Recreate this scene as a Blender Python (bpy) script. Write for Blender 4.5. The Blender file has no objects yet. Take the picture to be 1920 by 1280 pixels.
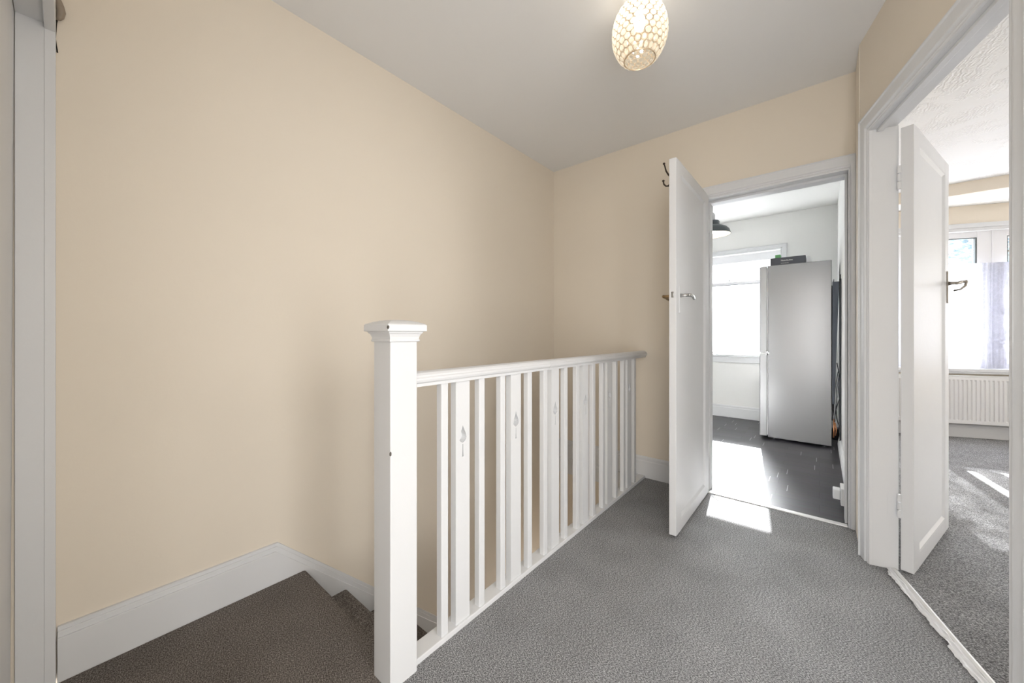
import bpy, bmesh, math, random
from mathutils import Vector, Matrix, noise
random.seed(7)
C = bpy.context.scene.collection
PI = math.pi

# ------------------------------------------------------------------ materials
def mat(name, col, rough=0.5, metal=0.0, bump=0.0, bscale=60, var=0.0, vscale=3, spec=0.5, coat=0.0):
    m = bpy.data.materials.new(name); m.use_nodes = True
    nt = m.node_tree; b = nt.nodes['Principled BSDF']
    b.inputs['Base Color'].default_value = (*col, 1)
    b.inputs['Roughness'].default_value = rough
    b.inputs['Metallic'].default_value = metal
    b.inputs['Specular IOR Level'].default_value = spec
    b.inputs['Coat Weight'].default_value = coat
    tc = nt.nodes.new('ShaderNodeTexCoord')
    if var:
        n = nt.nodes.new('ShaderNodeTexNoise'); n.inputs['Scale'].default_value = vscale; n.inputs['Detail'].default_value = 4
        nt.links.new(tc.outputs['Object'], n.inputs['Vector'])
        mx = nt.nodes.new('ShaderNodeMix'); mx.data_type = 'RGBA'
        mx.inputs[6].default_value = (*[c*(1-var) for c in col], 1)
        mx.inputs[7].default_value = (*[min(1, c*(1+var)) for c in col], 1)
        nt.links.new(n.outputs['Fac'], mx.inputs[0]); nt.links.new(mx.outputs[2], b.inputs['Base Color'])
    if bump:
        n = nt.nodes.new('ShaderNodeTexNoise'); n.inputs['Scale'].default_value = bscale; n.inputs['Detail'].default_value = 5
        nt.links.new(tc.outputs['Object'], n.inputs['Vector'])
        bp = nt.nodes.new('ShaderNodeBump'); bp.inputs['Strength'].default_value = bump; bp.inputs['Distance'].default_value = 0.01
        nt.links.new(n.outputs['Fac'], bp.inputs['Height']); nt.links.new(bp.outputs['Normal'], b.inputs['Normal'])
    return m

def emit(name, col, s):
    m = bpy.data.materials.new(name); m.use_nodes = True; nt = m.node_tree
    b = nt.nodes['Principled BSDF']; b.inputs['Base Color'].default_value = (*col, 1)
    b.inputs['Emission Color'].default_value = (*col, 1); b.inputs['Emission Strength'].default_value = s
    return m

def carpet(name, dark, mid, light, scale=270):
    m = bpy.data.materials.new(name); m.use_nodes = True; nt = m.node_tree; b = nt.nodes['Principled BSDF']
    b.inputs['Roughness'].default_value = 1.0; b.inputs['Specular IOR Level'].default_value = 0.1
    tc = nt.nodes.new('ShaderNodeTexCoord')
    n = nt.nodes.new('ShaderNodeTexNoise'); n.inputs['Scale'].default_value = scale; n.inputs['Detail'].default_value = 6; n.inputs['Roughness'].default_value = 0.85
    mp = nt.nodes.new('ShaderNodeMapping'); mp.inputs['Rotation'].default_value = (0, 0, .5); mp.inputs['Scale'].default_value = (.7, 1.15, 1)
    nt.links.new(tc.outputs['Object'], mp.inputs['Vector']); nt.links.new(mp.outputs[0], n.inputs['Vector'])
    r = nt.nodes.new('ShaderNodeValToRGB'); r.color_ramp.elements[0].position = 0.40; r.color_ramp.elements[0].color = (*dark, 1)
    r.color_ramp.elements[1].position = 0.61; r.color_ramp.elements[1].color = (*light, 1)
    e = r.color_ramp.elements.new(0.5); e.color = (*mid, 1)
    nt.links.new(n.outputs['Fac'], r.inputs['Fac'])
    n2 = nt.nodes.new('ShaderNodeTexNoise'); n2.inputs['Scale'].default_value = 4; n2.inputs['Detail'].default_value = 3
    nt.links.new(tc.outputs['Object'], n2.inputs['Vector'])
    mr = nt.nodes.new('ShaderNodeMapRange'); mr.inputs[1].default_value = .3; mr.inputs[2].default_value = .7; mr.inputs[3].default_value = .88; mr.inputs[4].default_value = 1.1
    nt.links.new(n2.outputs['Fac'], mr.inputs[0])
    vm = nt.nodes.new('ShaderNodeVectorMath'); vm.operation = 'SCALE'
    nt.links.new(r.outputs['Color'], vm.inputs[0]); nt.links.new(mr.outputs[0], vm.inputs['Scale'])
    nt.links.new(vm.outputs[0], b.inputs['Base Color'])
    bp = nt.nodes.new('ShaderNodeBump'); bp.inputs['Strength'].default_value = 0.8; bp.inputs['Distance'].default_value = 0.005
    nt.links.new(n.outputs['Fac'], bp.inputs['Height']); nt.links.new(bp.outputs['Normal'], b.inputs['Normal'])
    return m

def laminate():
    m = bpy.data.materials.new('dark_laminate'); m.use_nodes = True; nt = m.node_tree; b = nt.nodes['Principled BSDF']
    tc = nt.nodes.new('ShaderNodeTexCoord'); 
    def brick(mort, c1, c2):
        t = nt.nodes.new('ShaderNodeTexBrick'); t.inputs['Scale'].default_value = 1
        t.inputs['Brick Width'].default_value = 0.62; t.inputs['Row Height'].default_value = 0.125
        t.inputs['Mortar Size'].default_value = mort; t.inputs['Mortar Smooth'].default_value = 0.1
        t.offset = 0.37; t.inputs['Color1'].default_value = c1; t.inputs['Color2'].default_value = c2
        nt.links.new(tc.outputs['Object'], t.inputs['Vector']); return t
    t = brick(0.0012, (.045, .044, .05, 1), (.062, .06, .068, 1)); t.inputs['Mortar'].default_value = (.018, .018, .02, 1)
    mp = nt.nodes.new('ShaderNodeMapping'); mp.inputs['Scale'].default_value = (2.5, 40, 1)
    nt.links.new(tc.outputs['Object'], mp.inputs['Vector'])
    n = nt.nodes.new('ShaderNodeTexNoise'); n.inputs['Scale'].default_value = 2; n.inputs['Detail'].default_value = 6
    nt.links.new(mp.outputs[0], n.inputs['Vector'])
    mx = nt.nodes.new('ShaderNodeMix'); mx.data_type = 'RGBA'; mx.blend_type = 'MULTIPLY'; mx.inputs[0].default_value = 0.6
    nt.links.new(t.outputs['Color'], mx.inputs[6]); nt.links.new(n.outputs['Color'], mx.inputs[7])
    sc = nt.nodes.new('ShaderNodeVectorMath'); sc.operation = 'SCALE'; sc.inputs['Scale'].default_value = 1.5
    nt.links.new(mx.outputs[2], sc.inputs[0])
    # worn pale ends of the boards
    sx = nt.nodes.new('ShaderNodeSeparateXYZ'); nt.links.new(tc.outputs['Object'], sx.inputs[0])
    row = nt.nodes.new('ShaderNodeMath'); row.operation = 'DIVIDE'; row.inputs[1].default_value = .125; nt.links.new(sx.outputs['Y'], row.inputs[0])
    fl = nt.nodes.new('ShaderNodeMath'); fl.operation = 'FLOOR'; nt.links.new(row.outputs[0], fl.inputs[0])
    wn = nt.nodes.new('ShaderNodeTexWhiteNoise'); wn.noise_dimensions = '1D'; nt.links.new(fl.outputs[0], wn.inputs['W'])
    ad = nt.nodes.new('ShaderNodeMath'); ad.operation = 'ADD'; nt.links.new(sx.outputs['X'], ad.inputs[0]); nt.links.new(wn.outputs['Value'], ad.inputs[1])
    dv = nt.nodes.new('ShaderNodeMath'); dv.operation = 'DIVIDE'; dv.inputs[1].default_value = .62; nt.links.new(ad.outputs[0], dv.inputs[0])
    fr = nt.nodes.new('ShaderNodeMath'); fr.operation = 'FRACT'; nt.links.new(dv.outputs[0], fr.inputs[0])
    lt = nt.nodes.new('ShaderNodeMath'); lt.operation = 'LESS_THAN'; lt.inputs[1].default_value = .007; nt.links.new(fr.outputs[0], lt.inputs[0])
    m2 = nt.nodes.new('ShaderNodeMix'); m2.data_type = 'RGBA'; m2.inputs[7].default_value = (.32, .32, .33, 1)
    nt.links.new(lt.outputs[0], m2.inputs[0]); nt.links.new(sc.outputs[0], m2.inputs[6])
    nt.links.new(m2.outputs[2], b.inputs['Base Color'])
    b.inputs['Roughness'].default_value = 0.38; b.inputs['Specular IOR Level'].default_value = .35
    return m

def artex(name, col, strength):
    m = bpy.data.materials.new(name); m.use_nodes = True; nt = m.node_tree; b = nt.nodes['Principled BSDF']
    b.inputs['Base Color'].default_value = (*col, 1); b.inputs['Roughness'].default_value = .8
    tc = nt.nodes.new('ShaderNodeTexCoord')
    n = nt.nodes.new('ShaderNodeTexNoise'); n.inputs['Scale'].default_value = 4.0; n.inputs['Detail'].default_value = 3; n.inputs['Distortion'].default_value = .8
    w = nt.nodes.new('ShaderNodeTexWave'); w.inputs['Scale'].default_value = 16; w.inputs['Distortion'].default_value = 11; w.inputs['Detail'].default_value = 3; w.inputs['Detail Scale'].default_value = 1.3
    nt.links.new(tc.outputs['Object'], n.inputs['Vector']); nt.links.new(tc.outputs['Object'], w.inputs['Vector'])
    mu = nt.nodes.new('ShaderNodeMath'); mu.operation = 'MULTIPLY'
    mr = nt.nodes.new('ShaderNodeMapRange'); mr.inputs[1].default_value = .45; mr.inputs[2].default_value = .62
    nt.links.new(n.outputs['Fac'], mr.inputs[0]); nt.links.new(mr.outputs[0], mu.inputs[0]); nt.links.new(w.outputs['Fac'], mu.inputs[1])
    bp = nt.nodes.new('ShaderNodeBump'); bp.inputs['Strength'].default_value = strength; bp.inputs['Distance'].default_value = .02
    nt.links.new(mu.outputs[0], bp.inputs['Height']); nt.links.new(bp.outputs['Normal'], b.inputs['Normal'])
    return m

def glassy(name, tint=(1, 1, 1), fac=.06):
    m = bpy.data.materials.new(name); m.use_nodes = True; nt = m.node_tree
    nt.nodes.remove(nt.nodes['Principled BSDF']); o = nt.nodes['Material Output']
    t = nt.nodes.new('ShaderNodeBsdfTransparent'); t.inputs[0].default_value = (*tint, 1)
    g = nt.nodes.new('ShaderNodeBsdfGlossy'); g.inputs['Roughness'].default_value = .02
    mx = nt.nodes.new('ShaderNodeMixShader'); mx.inputs[0].default_value = fac
    nt.links.new(t.outputs[0], mx.inputs[1]); nt.links.new(g.outputs[0], mx.inputs[2]); nt.links.new(mx.outputs[0], o.inputs[0])
    return m

def netting(name):
    m = bpy.data.materials.new(name); m.use_nodes = True; nt = m.node_tree
    nt.nodes.remove(nt.nodes['Principled BSDF']); o = nt.nodes['Material Output']
    t = nt.nodes.new('ShaderNodeBsdfTransparent'); t.inputs[0].default_value = (1, 1, 1, 1)
    d = nt.nodes.new('ShaderNodeBsdfDiffuse'); d.inputs[0].default_value = (.55, .55, .62, 1)
    l = nt.nodes.new('ShaderNodeBsdfTranslucent'); l.inputs[0].default_value = (.50, .51, .58, 1)
    a = nt.nodes.new('ShaderNodeMixShader'); a.inputs[0].default_value = .5
    nt.links.new(d.outputs[0], a.inputs[1]); nt.links.new(l.outputs[0], a.inputs[2])
    tc = nt.nodes.new('ShaderNodeTexCoord')
    v = nt.nodes.new('ShaderNodeTexVoronoi'); v.inputs['Scale'].default_value = 26; v.feature = 'DISTANCE_TO_EDGE'
    n = nt.nodes.new('ShaderNodeTexNoise'); n.inputs['Scale'].default_value = 9; n.inputs['Detail'].default_value = 2
    nt.links.new(tc.outputs['Object'], v.inputs['Vector']); nt.links.new(tc.outputs['Object'], n.inputs['Vector'])
    mr = nt.nodes.new('ShaderNodeMapRange'); mr.inputs[1].default_value = 0; mr.inputs[2].default_value = .12; mr.inputs[3].default_value = .97; mr.inputs[4].default_value = .85
    nt.links.new(v.outputs['Distance'], mr.inputs[0])
    mu = nt.nodes.new('ShaderNodeMath'); mu.operation = 'MULTIPLY_ADD'; mu.inputs[1].default_value = .5; 
    nt.links.new(n.outputs['Fac'], mu.inputs[0]); 
    sb = nt.nodes.new('ShaderNodeMath'); sb.operation = 'SUBTRACT'; sb.inputs[1].default_value = .25
    nt.links.new(mr.outputs[0], sb.inputs[0]); nt.links.new(sb.outputs[0], mu.inputs[2])
    mx = nt.nodes.new('ShaderNodeMixShader')
    nt.links.new(mu.outputs[0], mx.inputs[0]); nt.links.new(t.outputs[0], mx.inputs[1]); nt.links.new(a.outputs[0], mx.inputs[2])
    nt.links.new(mx.outputs[0], o.inputs[0])
    return m

M = dict(
    beige=mat('cream_wall_paint', (.765, .69, .585), .75, bump=.03, bscale=90, var=.02, vscale=2),
    white=mat('white_gloss_paint', (.695, .70, .71), .42, bump=.06, bscale=35, var=.015, vscale=6, spec=.3),
    kwall=mat('white_wall_paint', (.84, .835, .815), .7, bump=.03, bscale=90),
    ceil=mat('ceiling_paint', (.80, .80, .80), .9, bump=.04, bscale=30),
    artex=artex('swirled_ceiling_plaster', (.84, .84, .83), .35),
    carpet=carpet('grey_carpet', (.05, .05, .052), (.235, .235, .24), (.78, .78, .79)),
    stair=carpet('brown_grey_carpet', (.05, .043, .038), (.16, .14, .127), (.42, .38, .345), 250),
    lam=laminate(),
    fridge=mat('silver_grey_enamel', (.33, .33, .335), .27, metal=.7, var=.02, vscale=2),
    fridgedoor=mat('silver_door_enamel', (.40, .40, .405), .3, metal=.5),
    gasket=mat('pale_gasket_rubber', (.6, .6, .6), .7),
    black=mat('black_plastic', (.015, .016, .02), .5, var=.1),
    slate=mat('slate_coated_board', (.055, .065, .085), .45, var=.1),
    boxdark=mat('dark_printed_card', (.055, .058, .07), .5, var=.15, vscale=12),
    green=mat('green_card', (.16, .42, .17), .6, var=.1, vscale=20),
    copper=mat('copper_tube', (.55, .25, .12), .35, metal=.9, var=.1),
    chrome=mat('brushed_chrome', (.5, .5, .49), .25, metal=1, var=.05),
    brass=mat('aged_brass', (.38, .27, .15), .35, metal=1, var=.1),
    iron=mat('dark_bronze', (.06, .045, .035), .4, metal=.7, var=.1),
    steel=mat('worn_nickel', (.38, .35, .31), .35, metal=1, var=.1),
    upvc=mat('white_window_plastic', (.82, .82, .84), .3, var=.01),
    plastic=mat('white_plastic', (.8, .8, .8), .4, var=.01),
    rad=mat('radiator_enamel', (.80, .80, .80), .35, var=.01),
    grey=mat('dark_grey_metal', (.075, .09, .095), .42, var=.08),
    liner=mat('white_shade_lining', (.85, .82, .76), .5, var=.01),
    gold=mat('gold_wire', (.62, .50, .36), .35, metal=.6, var=.05),
    strip=mat('crumpled_white_tape', (.72, .72, .73), .3, bump=.5, bscale=18, var=.05, vscale=12),
    threshold=mat('pale_threshold_metal', (.75, .75, .74), .35, metal=.3, var=.05),
    brown=mat('brown_resin', (.28, .23, .18), .5, bump=.2, bscale=50, var=.25, vscale=40),
    chip=mat('bare_wood_chip', (.10, .09, .08), .8, var=.3, vscale=80),
    dark=mat('dark_gap', (.02, .017, .015), .9, var=.1),
    bark=mat('bark', (.16, .12, .09), .9, bump=.4, bscale=15, var=.2),
    leaf=mat('pale_leaf', (.17, .23, .27), .6, var=.4, vscale=2),
    text=mat('white_print', (.75, .75, .72), .6, var=.02),
    glass=glassy('window_glass', (.96, .98, 1.0)),
    net=netting('lace_net'),
    bulb=emit('warm_lit_bulb', (1, .95, .87), 18),
    bulbk=emit('kitchen_lit_bulb', (1, .80, .55), 60),
    cord=mat('white_flex', (.7, .7, .7), .5, var=.02),
)
# crystal: clear faceted bead, part glossy, part translucent
m = bpy.data.materials.new('crystal_bead'); m.use_nodes = True; nt = m.node_tree
nt.nodes.remove(nt.nodes['Principled BSDF']); o_ = nt.nodes['Material Output']
t_ = nt.nodes.new('ShaderNodeBsdfTranslucent'); t_.inputs[0].default_value = (1, .97, .90, 1)
g_ = nt.nodes.new('ShaderNodeBsdfTransparent'); g_.inputs[0].default_value = (.98, .97, .94, 1)
h_ = nt.nodes.new('ShaderNodeBsdfGlossy'); h_.inputs['Roughness'].default_value = .08
a_ = nt.nodes.new('ShaderNodeMixShader'); a_.inputs[0].default_value = .35
nt.links.new(t_.outputs[0], a_.inputs[1]); nt.links.new(g_.outputs[0], a_.inputs[2])
b_ = nt.nodes.new('ShaderNodeMixShader'); b_.inputs[0].default_value = .15
nt.links.new(a_.outputs[0], b_.inputs[1]); nt.links.new(h_.outputs[0], b_.inputs[2]); nt.links.new(b_.outputs[0], o_.inputs[0])
M['crystal'] = m

# ------------------------------------------------------------------ helpers
def obj(name, bm, m, parent=None, smooth=False, bevel=0):
    bmesh.ops.recalc_face_normals(bm, faces=bm.faces)
    me = bpy.data.meshes.new(name); bm.to_mesh(me); bm.free()
    me.materials.append(m)
    if smooth:
        for p in me.polygons: p.use_smooth = True
    o = bpy.data.objects.new(name, me); C.objects.link(o)
    if parent is not None:
        o.parent = parent
        o.matrix_parent_inverse = parent['_w'].inverted() if False else W[parent.name].inverted()
    W[o.name] = Matrix.Identity(4)
    if bevel:
        b = o.modifiers.new('bevel', 'BEVEL'); b.width = bevel; b.segments = 2; b.limit_method = 'ANGLE'; b.angle_limit = math.radians(40)
    return o
W = {}
def thing(name, label, cat, loc=(0, 0, 0), group=None):
    o = bpy.data.objects.new(name, None); C.objects.link(o); o.location = loc; o.empty_display_size = .1
    W[o.name] = Matrix.Translation(loc)
    if label: o['label'] = label; o['category'] = cat
    if group: o['group'] = group
    return o
def tag(o, label, cat, group=None):
    o['label'] = label; o['category'] = cat
    if group: o['group'] = group
    return o
def struct(o, label=None, cat=None):
    o['kind'] = 'structure'
    if label: o['label'] = label
    if cat: o['category'] = cat
    return o
def box(bm, x0, x1, y0, y1, z0, z1, f=None):
    vs = [bm.verts.new(f(x, y, z) if f else (x, y, z)) for x in (x0, x1) for y in (y0, y1) for z in (z0, z1)]
    for q in ((0, 1, 3, 2), (4, 6, 7, 5), (0, 4, 5, 1), (2, 3, 7, 6), (0, 2, 6, 4), (1, 5, 7, 3)):
        bm.faces.new([vs[i] for i in q])
    return vs
def boxes(lst, f=None):
    bm = bmesh.new()
    for b in lst: box(bm, *b, f=f)
    return bm
def prism(pts, z0, z1):
    bm = bmesh.new()
    a = [bm.verts.new((x, y, z0)) for x, y in pts]; b = [bm.verts.new((x, y, z1)) for x, y in pts]
    n = len(pts); bm.faces.new(a[::-1]); bm.faces.new(b)
    for i in range(n): bm.faces.new((a[i], a[(i+1) % n], b[(i+1) % n], b[i]))
    return bm
def sweep(bm, prof, path, f=None, closed=True):
    """prof: list of points (a,b); path: list of callables mapping (a,b)->point; here rings of points given"""
    rings = [[bm.verts.new(p(a, b)) for a, b in prof] for p in path]
    n = len(prof)
    for r0, r1 in zip(rings, rings[1:]):
        for i in range(n if closed else n-1): bm.faces.new((r0[i], r0[(i+1) % n], r1[(i+1) % n], r1[i]))
    if closed: bm.faces.new(rings[0][::-1]); bm.faces.new(rings[-1])
def tube(bm, pts, r, seg=10, cap=True):
    pts = [Vector(p) for p in pts]; rs = r if isinstance(r, (list, tuple)) else [r]*len(pts)
    rings = []; a = None
    for i, p in enumerate(pts):
        d = (pts[min(i+1, len(pts)-1)] - pts[max(i-1, 0)]).normalized()
        if a is None:
            a = Vector((0, 0, 1)).cross(d)
            if a.length < .3: a = Vector((1, 0, 0)).cross(d)
        a = (a - d*a.dot(d)).normalized(); b = d.cross(a)
        rings.append([bm.verts.new(p + (a*math.cos(2*PI*k/seg) + b*math.sin(2*PI*k/seg))*rs[i]) for k in range(seg)])
    for r0, r1 in zip(rings, rings[1:]):
        for k in range(seg): bm.faces.new((r0[k], r0[(k+1) % seg], r1[(k+1) % seg], r1[k]))
    if cap: bm.faces.new(rings[0][::-1]); bm.faces.new(rings[-1])
def lathe(bm, prof, c, seg=40, close=False):
    rings = []
    for r, z in prof: rings.append([bm.verts.new((c[0]+r*math.cos(2*PI*k/seg), c[1]+r*math.sin(2*PI*k/seg), c[2]+z)) for k in range(seg)])
    if close: rings.append(rings[0])
    for r0, r1 in zip(rings, rings[1:]):
        for k in range(seg): bm.faces.new((r0[k], r0[(k+1) % seg], r1[(k+1) % seg], r1[k]))
    if not close:
        if prof[0][0] > 1e-4: bm.faces.new(rings[0][::-1])
        if prof[-1][0] > 1e-4: bm.faces.new(rings[-1])

ZC = 2.497
LX, FY, RX = -1.81, 2.75, .15
P0 = (.152, 2.508); T = (.2453, -.9694); N = (.9694, .2453)
def ang(s, d, z=0): return (P0[0]+s*T[0]+d*N[0], P0[1]+s*T[1]+d*N[1], z)
def A2(s, d): return ang(s, d)[:2]
WT = .084

# ------------------------------------------------------------------ walls, floors, ceilings
struct(obj('wall_left', boxes([(-1.95, LX, -.165, 2.87, -2.2, ZC)]), M['beige']))
struct(obj('wall_far', boxes([(LX, -.585, FY, 2.81, 0, ZC), (LX, -1.03, FY, 2.81, -1.1, 0), (-.585, .12, FY, 2.81, 1.968, ZC), (.12, .19, FY, 2.81, 0, ZC)]), M['beige']))  # stairwell part stops short: gap added at the stair foot for daylight
bm = prism([(RX, FY), (RX, 2.508), A2(-.0, 0), A2(.14, 0), A2(.14, WT), A2(0, WT), (.235, 2.55), (.235, 5.45), (.19, 5.45), (.19, FY)], 0, ZC)
def addang(bm, s0, s1, z0, z1, d0=0, d1=WT):
    box(bm, s0, s1, d0, d1, z0, z1, f=lambda s, d, z: ang(s, d, z))
addang(bm, .14, .968, 2.005, ZC); addang(bm, .968, 1.75, 0, ZC); addang(bm, 1.75, 1.90, 0, ZC); addang(bm, 1.90, 2.50, 2.1, ZC); addang(bm, 2.50, 2.66, 0, ZC)  # unseen doorway gap near the camera, added to light the landing
struct(obj('wall_right', bm, M['beige']))
struct(obj('wall_back', boxes([(LX, -1.80, -.165, -.045, 0, ZC), (-1.80, -1.03, -.165, -.046, 2.010, ZC), (-1.95, -1.03, -.20, -.152, -.10, 2.03), (-1.95, -1.80, -.20, -.045, -.10, 0), (-1.03, -.10, -.165, -.105, 0, ZC), (-.10, .60, -.165, -.045, 2.1, ZC), (.60, .90, -.165, -.045, 0, ZC)]), M['beige']))  # opening behind the camera added to let daylight onto the landing
struct(obj('wall_stairwell', boxes([(-1.045, -.95, .70, 2.75, -2.2, -.09), (LX, -.95, .30, .42, -2.2, -.25)]), M['beige']))
struct(obj('floor_lower', boxes([(-1.95, -.95, .3, 4.6, -2.25, -2.04)]), M['stair']))
# kitchen shell
KL = -2.7
struct(obj('wall_kitchen_near', boxes([(KL, -.585, 2.81, 2.87, 0, ZC), (-.585, .12, 2.81, 2.87, 1.968, ZC), (.12, .15, 2.81, 2.87, 0, ZC)]), M['kwall']))
struct(obj('wall_kitchen_right', boxes([(.15, .19, 2.81, 5.43, 0, ZC)]), M['kwall']))
struct(obj('wall_kitchen_left', boxes([(KL-.1, KL, 2.75, 5.62, 0, ZC)]), M['kwall']))
KW = (-2.05, -.36, .79, 2.075)
struct(obj('wall_kitchen_far', boxes([(KL, KW[0], 5.43, 5.62, 0, ZC), (KW[1], .19, 5.43, 5.62, 0, ZC), (KW[0], KW[1], 5.43, 5.62, 0, KW[2]), (KW[0], KW[1], 5.43, 5.62, KW[3], ZC)]), M['kwall']))
struct(obj('ceiling_kitchen', boxes([(KL-.1, .19, 2.81, 5.62, ZC, ZC+.1)]), M['kwall']))
struct(obj('floor_kitchen', boxes([(KL-.1, .19, 2.775, 5.62, -.2, -.002)]), M['lam']))
# landing floor and ceiling
back = A2(2.66, .06)
bm = prism([(-1.03, -.045), (-.92, -.045), (-.92, -2.2), (.60, -2.2), (.60, -.06), (2.2, -.06), (2.2, .70), A2(1.70, .05), A2(0, .05), (.17, 2.51), (.17, 2.775), (-1.03, 2.775)], -.09, 0)
struct(obj('floor', bm, M['carpet']))
struct(obj('ceiling', prism([(-1.95, -.165), (.88, -.165), A2(2.66, .04), A2(0, .04), (.19, 2.52), (.19, 2.81), (-1.95, 2.81)], ZC, ZC+.1), M['ceil']))
# bedroom
BR = 3.3
E0 = (1.03, 5.88); EX = (.933, .36); EN = (.36, -.933)     # bay plane: along, and into the room
def bay(s, d, z=0): return (E0[0]+s*EX[0]+d*EN[0], E0[1]+s*EX[1]+d*EN[1], z)
BZ = 2.385
struct(obj('floor_bedroom', prism([A2(1.70, .05), A2(0, .05), (.21, 2.56), (.21, 5.62), bay(-.86, -.1)[:2], bay(2.5, -.1)[:2], (3.4, 6.6), (3.4, .87), (.62, .87)], -.2, -.001), M['carpet']))
struct(obj('ceiling_bedroom', prism([A2(1.70, .04), A2(0, .04), (.19, 2.56), (.19, 5.45), (3.4, 5.45), (3.4, .87), (.62, .87)], ZC, ZC+.1), M['artex']))
struct(obj('wall_bedroom_header', boxes([(.235, 3.4, 5.41, 5.45, BZ, ZC)]), M['beige']))
struct(obj('ceiling_bay', prism([(.19, 5.45), bay(-.95, -.25)[:2], bay(2.5, -.25)[:2], (3.4, 5.45)], BZ, BZ+.1), M['artex']))
S0, S1 = -.83, 2.3
WB, WH = .705, 2.17
bm = bmesh.new()
for b in ((S0-.05, S1, -.14, 0, 0, WB), (S0-.05, S1, -.14, 0, WH, BZ)): box(bm, *b, f=bay)
struct(obj('wall_bay', bm, M['beige']))
struct(obj('wall_bay_side', boxes([(.15, .235, 5.45, 5.75, 0, BZ)]), M['beige']))
struct(obj('wall_bedroom_right', boxes([(3.3, 3.4, .83, 2.4, 0, ZC), (3.3, 3.4, 3.9, 6.9, 0, ZC), (3.3, 3.4, 2.4, 3.9, 0, .9), (3.3, 3.4, 2.4, 3.9, 2.05, ZC)]), M['beige']))  # unseen window gap, added to brighten the bedroom and its door
struct(obj('wall_bedroom_near', boxes([(.62, 3.4, .83, .91, 0, ZC)]), M['beige']))

# ------------------------------------------------------------------ skirting boards
def skirt_prof(h, t=.018): return [(0, 0), (t, 0), (t, h-.035), (t*.75, h-.03), (t*.75, h-.012), (t*.35, h), (0, h)]
def skirt(name, p0, p1, n, h, t=.018):
    bm = bmesh.new()
    sweep(bm, skirt_prof(h, t), [lambda a, b, p=p: (p[0]+n[0]*a, p[1]+n[1]*a, b) for p in (p0, p1)])
    return struct(obj(name, bm, M['white'], bevel=.002))
skirt('baseboard_far', (LX, FY), (-.665, FY), (0, -1), .155)
skirt('baseboard_kitchen_far', (KL, 5.43), (.15, 5.43), (0, -1), .155)
skirt('baseboard_kitchen_right', (RX, 2.87), (RX, 5.43), (-1, 0), .11, .02)
skirt('baseboard_bay', bay(S0, 0), bay(S1, 0), EN, .135)
skirt('baseboard_bedroom_partition', (.235, 2.6), (.235, 5.5), (1, 0), .135)
skirt('baseboard_right', A2(1.10, 0), A2(1.74, 0), (-N[0], -N[1]), .155)
# left skirting turning into the wall string
def wall_string():
    bm = bmesh.new(); m_ = .957; yk = .58; zt = .163; ye = 2.75
    top = [(-.022, zt), (yk, zt), (ye, zt-(ye-yk)*m_)]
    def layer(x0, x1, dz):
        off = dz*math.sqrt(1+m_*m_)
        t = [(top[0][0], zt-dz), (yk-.0 + (0 if dz == 0 else -dz*.4), zt-dz), (ye, top[2][1]-off)]
        lo = [(ye, t[2][1]-.30), (yk+.1, -.15), (-.022, -.01)]
        poly = t + lo
        a = [bm.verts.new((x0, y, z)) for y, z in poly]; b = [bm.verts.new((x1, y, z)) for y, z in poly]
        bm.faces.new(a); bm.faces.new(b[::-1])
        for i in range(len(poly)): bm.faces.new((a[i], a[(i+1) % 6], b[(i+1) % 6], b[i]))
    layer(LX, LX+.012, 0); layer(LX+.010, LX+.017, .012); layer(LX+.012, LX+.024, .030)
    return bm
struct(obj('baseboard_left', wall_string(), M['white'], bevel=.0015))
# far stairwell apron under the skirting
struct(obj('trim_1', boxes([(LX, -1.045, FY-.016, FY, -.13, -.02), (LX, -1.045, FY-.034, FY, -.02, .0), (LX, -1.045, FY-.024, FY, -.035, -.02)]), M['white'], bevel=.003))
struct(obj('trim_2', boxes([(-1.062, -1.03, .72, 2.72, -.26, -.0)]), M['white'], bevel=.002))

# ------------------------------------------------------------------ staircase
G, RZ, NY = .188, .1855, .69
st = thing('staircase', 'straight flight of brown grey carpeted stairs going down beside the cream left wall', 'staircase', (-1.42, NY, -2.04))
def step_bm(y0, y1, z, x0=LX+.026, x1=-1.064, first=False):
    bm = bmesh.new(); r = .016
    prof = [(y0, z-.03), (y0, z)]
    for k in range(7):
        a = PI/2 - k*PI/6
        prof.append((y1-r+r*math.cos(a)*1.0, z-r+r*math.sin(a)))
    prof += [(y1-.022, z-2*r-.002), (y1-.022, z-RZ+.001), (y1-.035, z-RZ+.001), (y1-.035, z-.035)]
    a = [bm.verts.new((x0, y, zz)) for y, zz in prof]; b = [bm.verts.new((x1, y, zz)) for y, zz in prof]
    bm.faces.new(a); bm.faces.new(b[::-1]); n = len(prof)
    for i in range(n): bm.faces.new((a[i], a[(i+1) % n], b[(i+1) % n], b[i]))
    return bm
obj('step', step_bm(-.17, NY, 0, x1=-1.03), M['stair'], st)
for i in range(1, 11):
    obj('step', step_bm(NY+(i-1)*G-.022, NY+i*G, -i*RZ), M['stair'], st)

# ------------------------------------------------------------------ railing
rl = thing('stair_railing', 'white painted landing railing with square newel post and leaf-carved balusters', 'railing', (-1.02, .66, 0))
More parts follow.
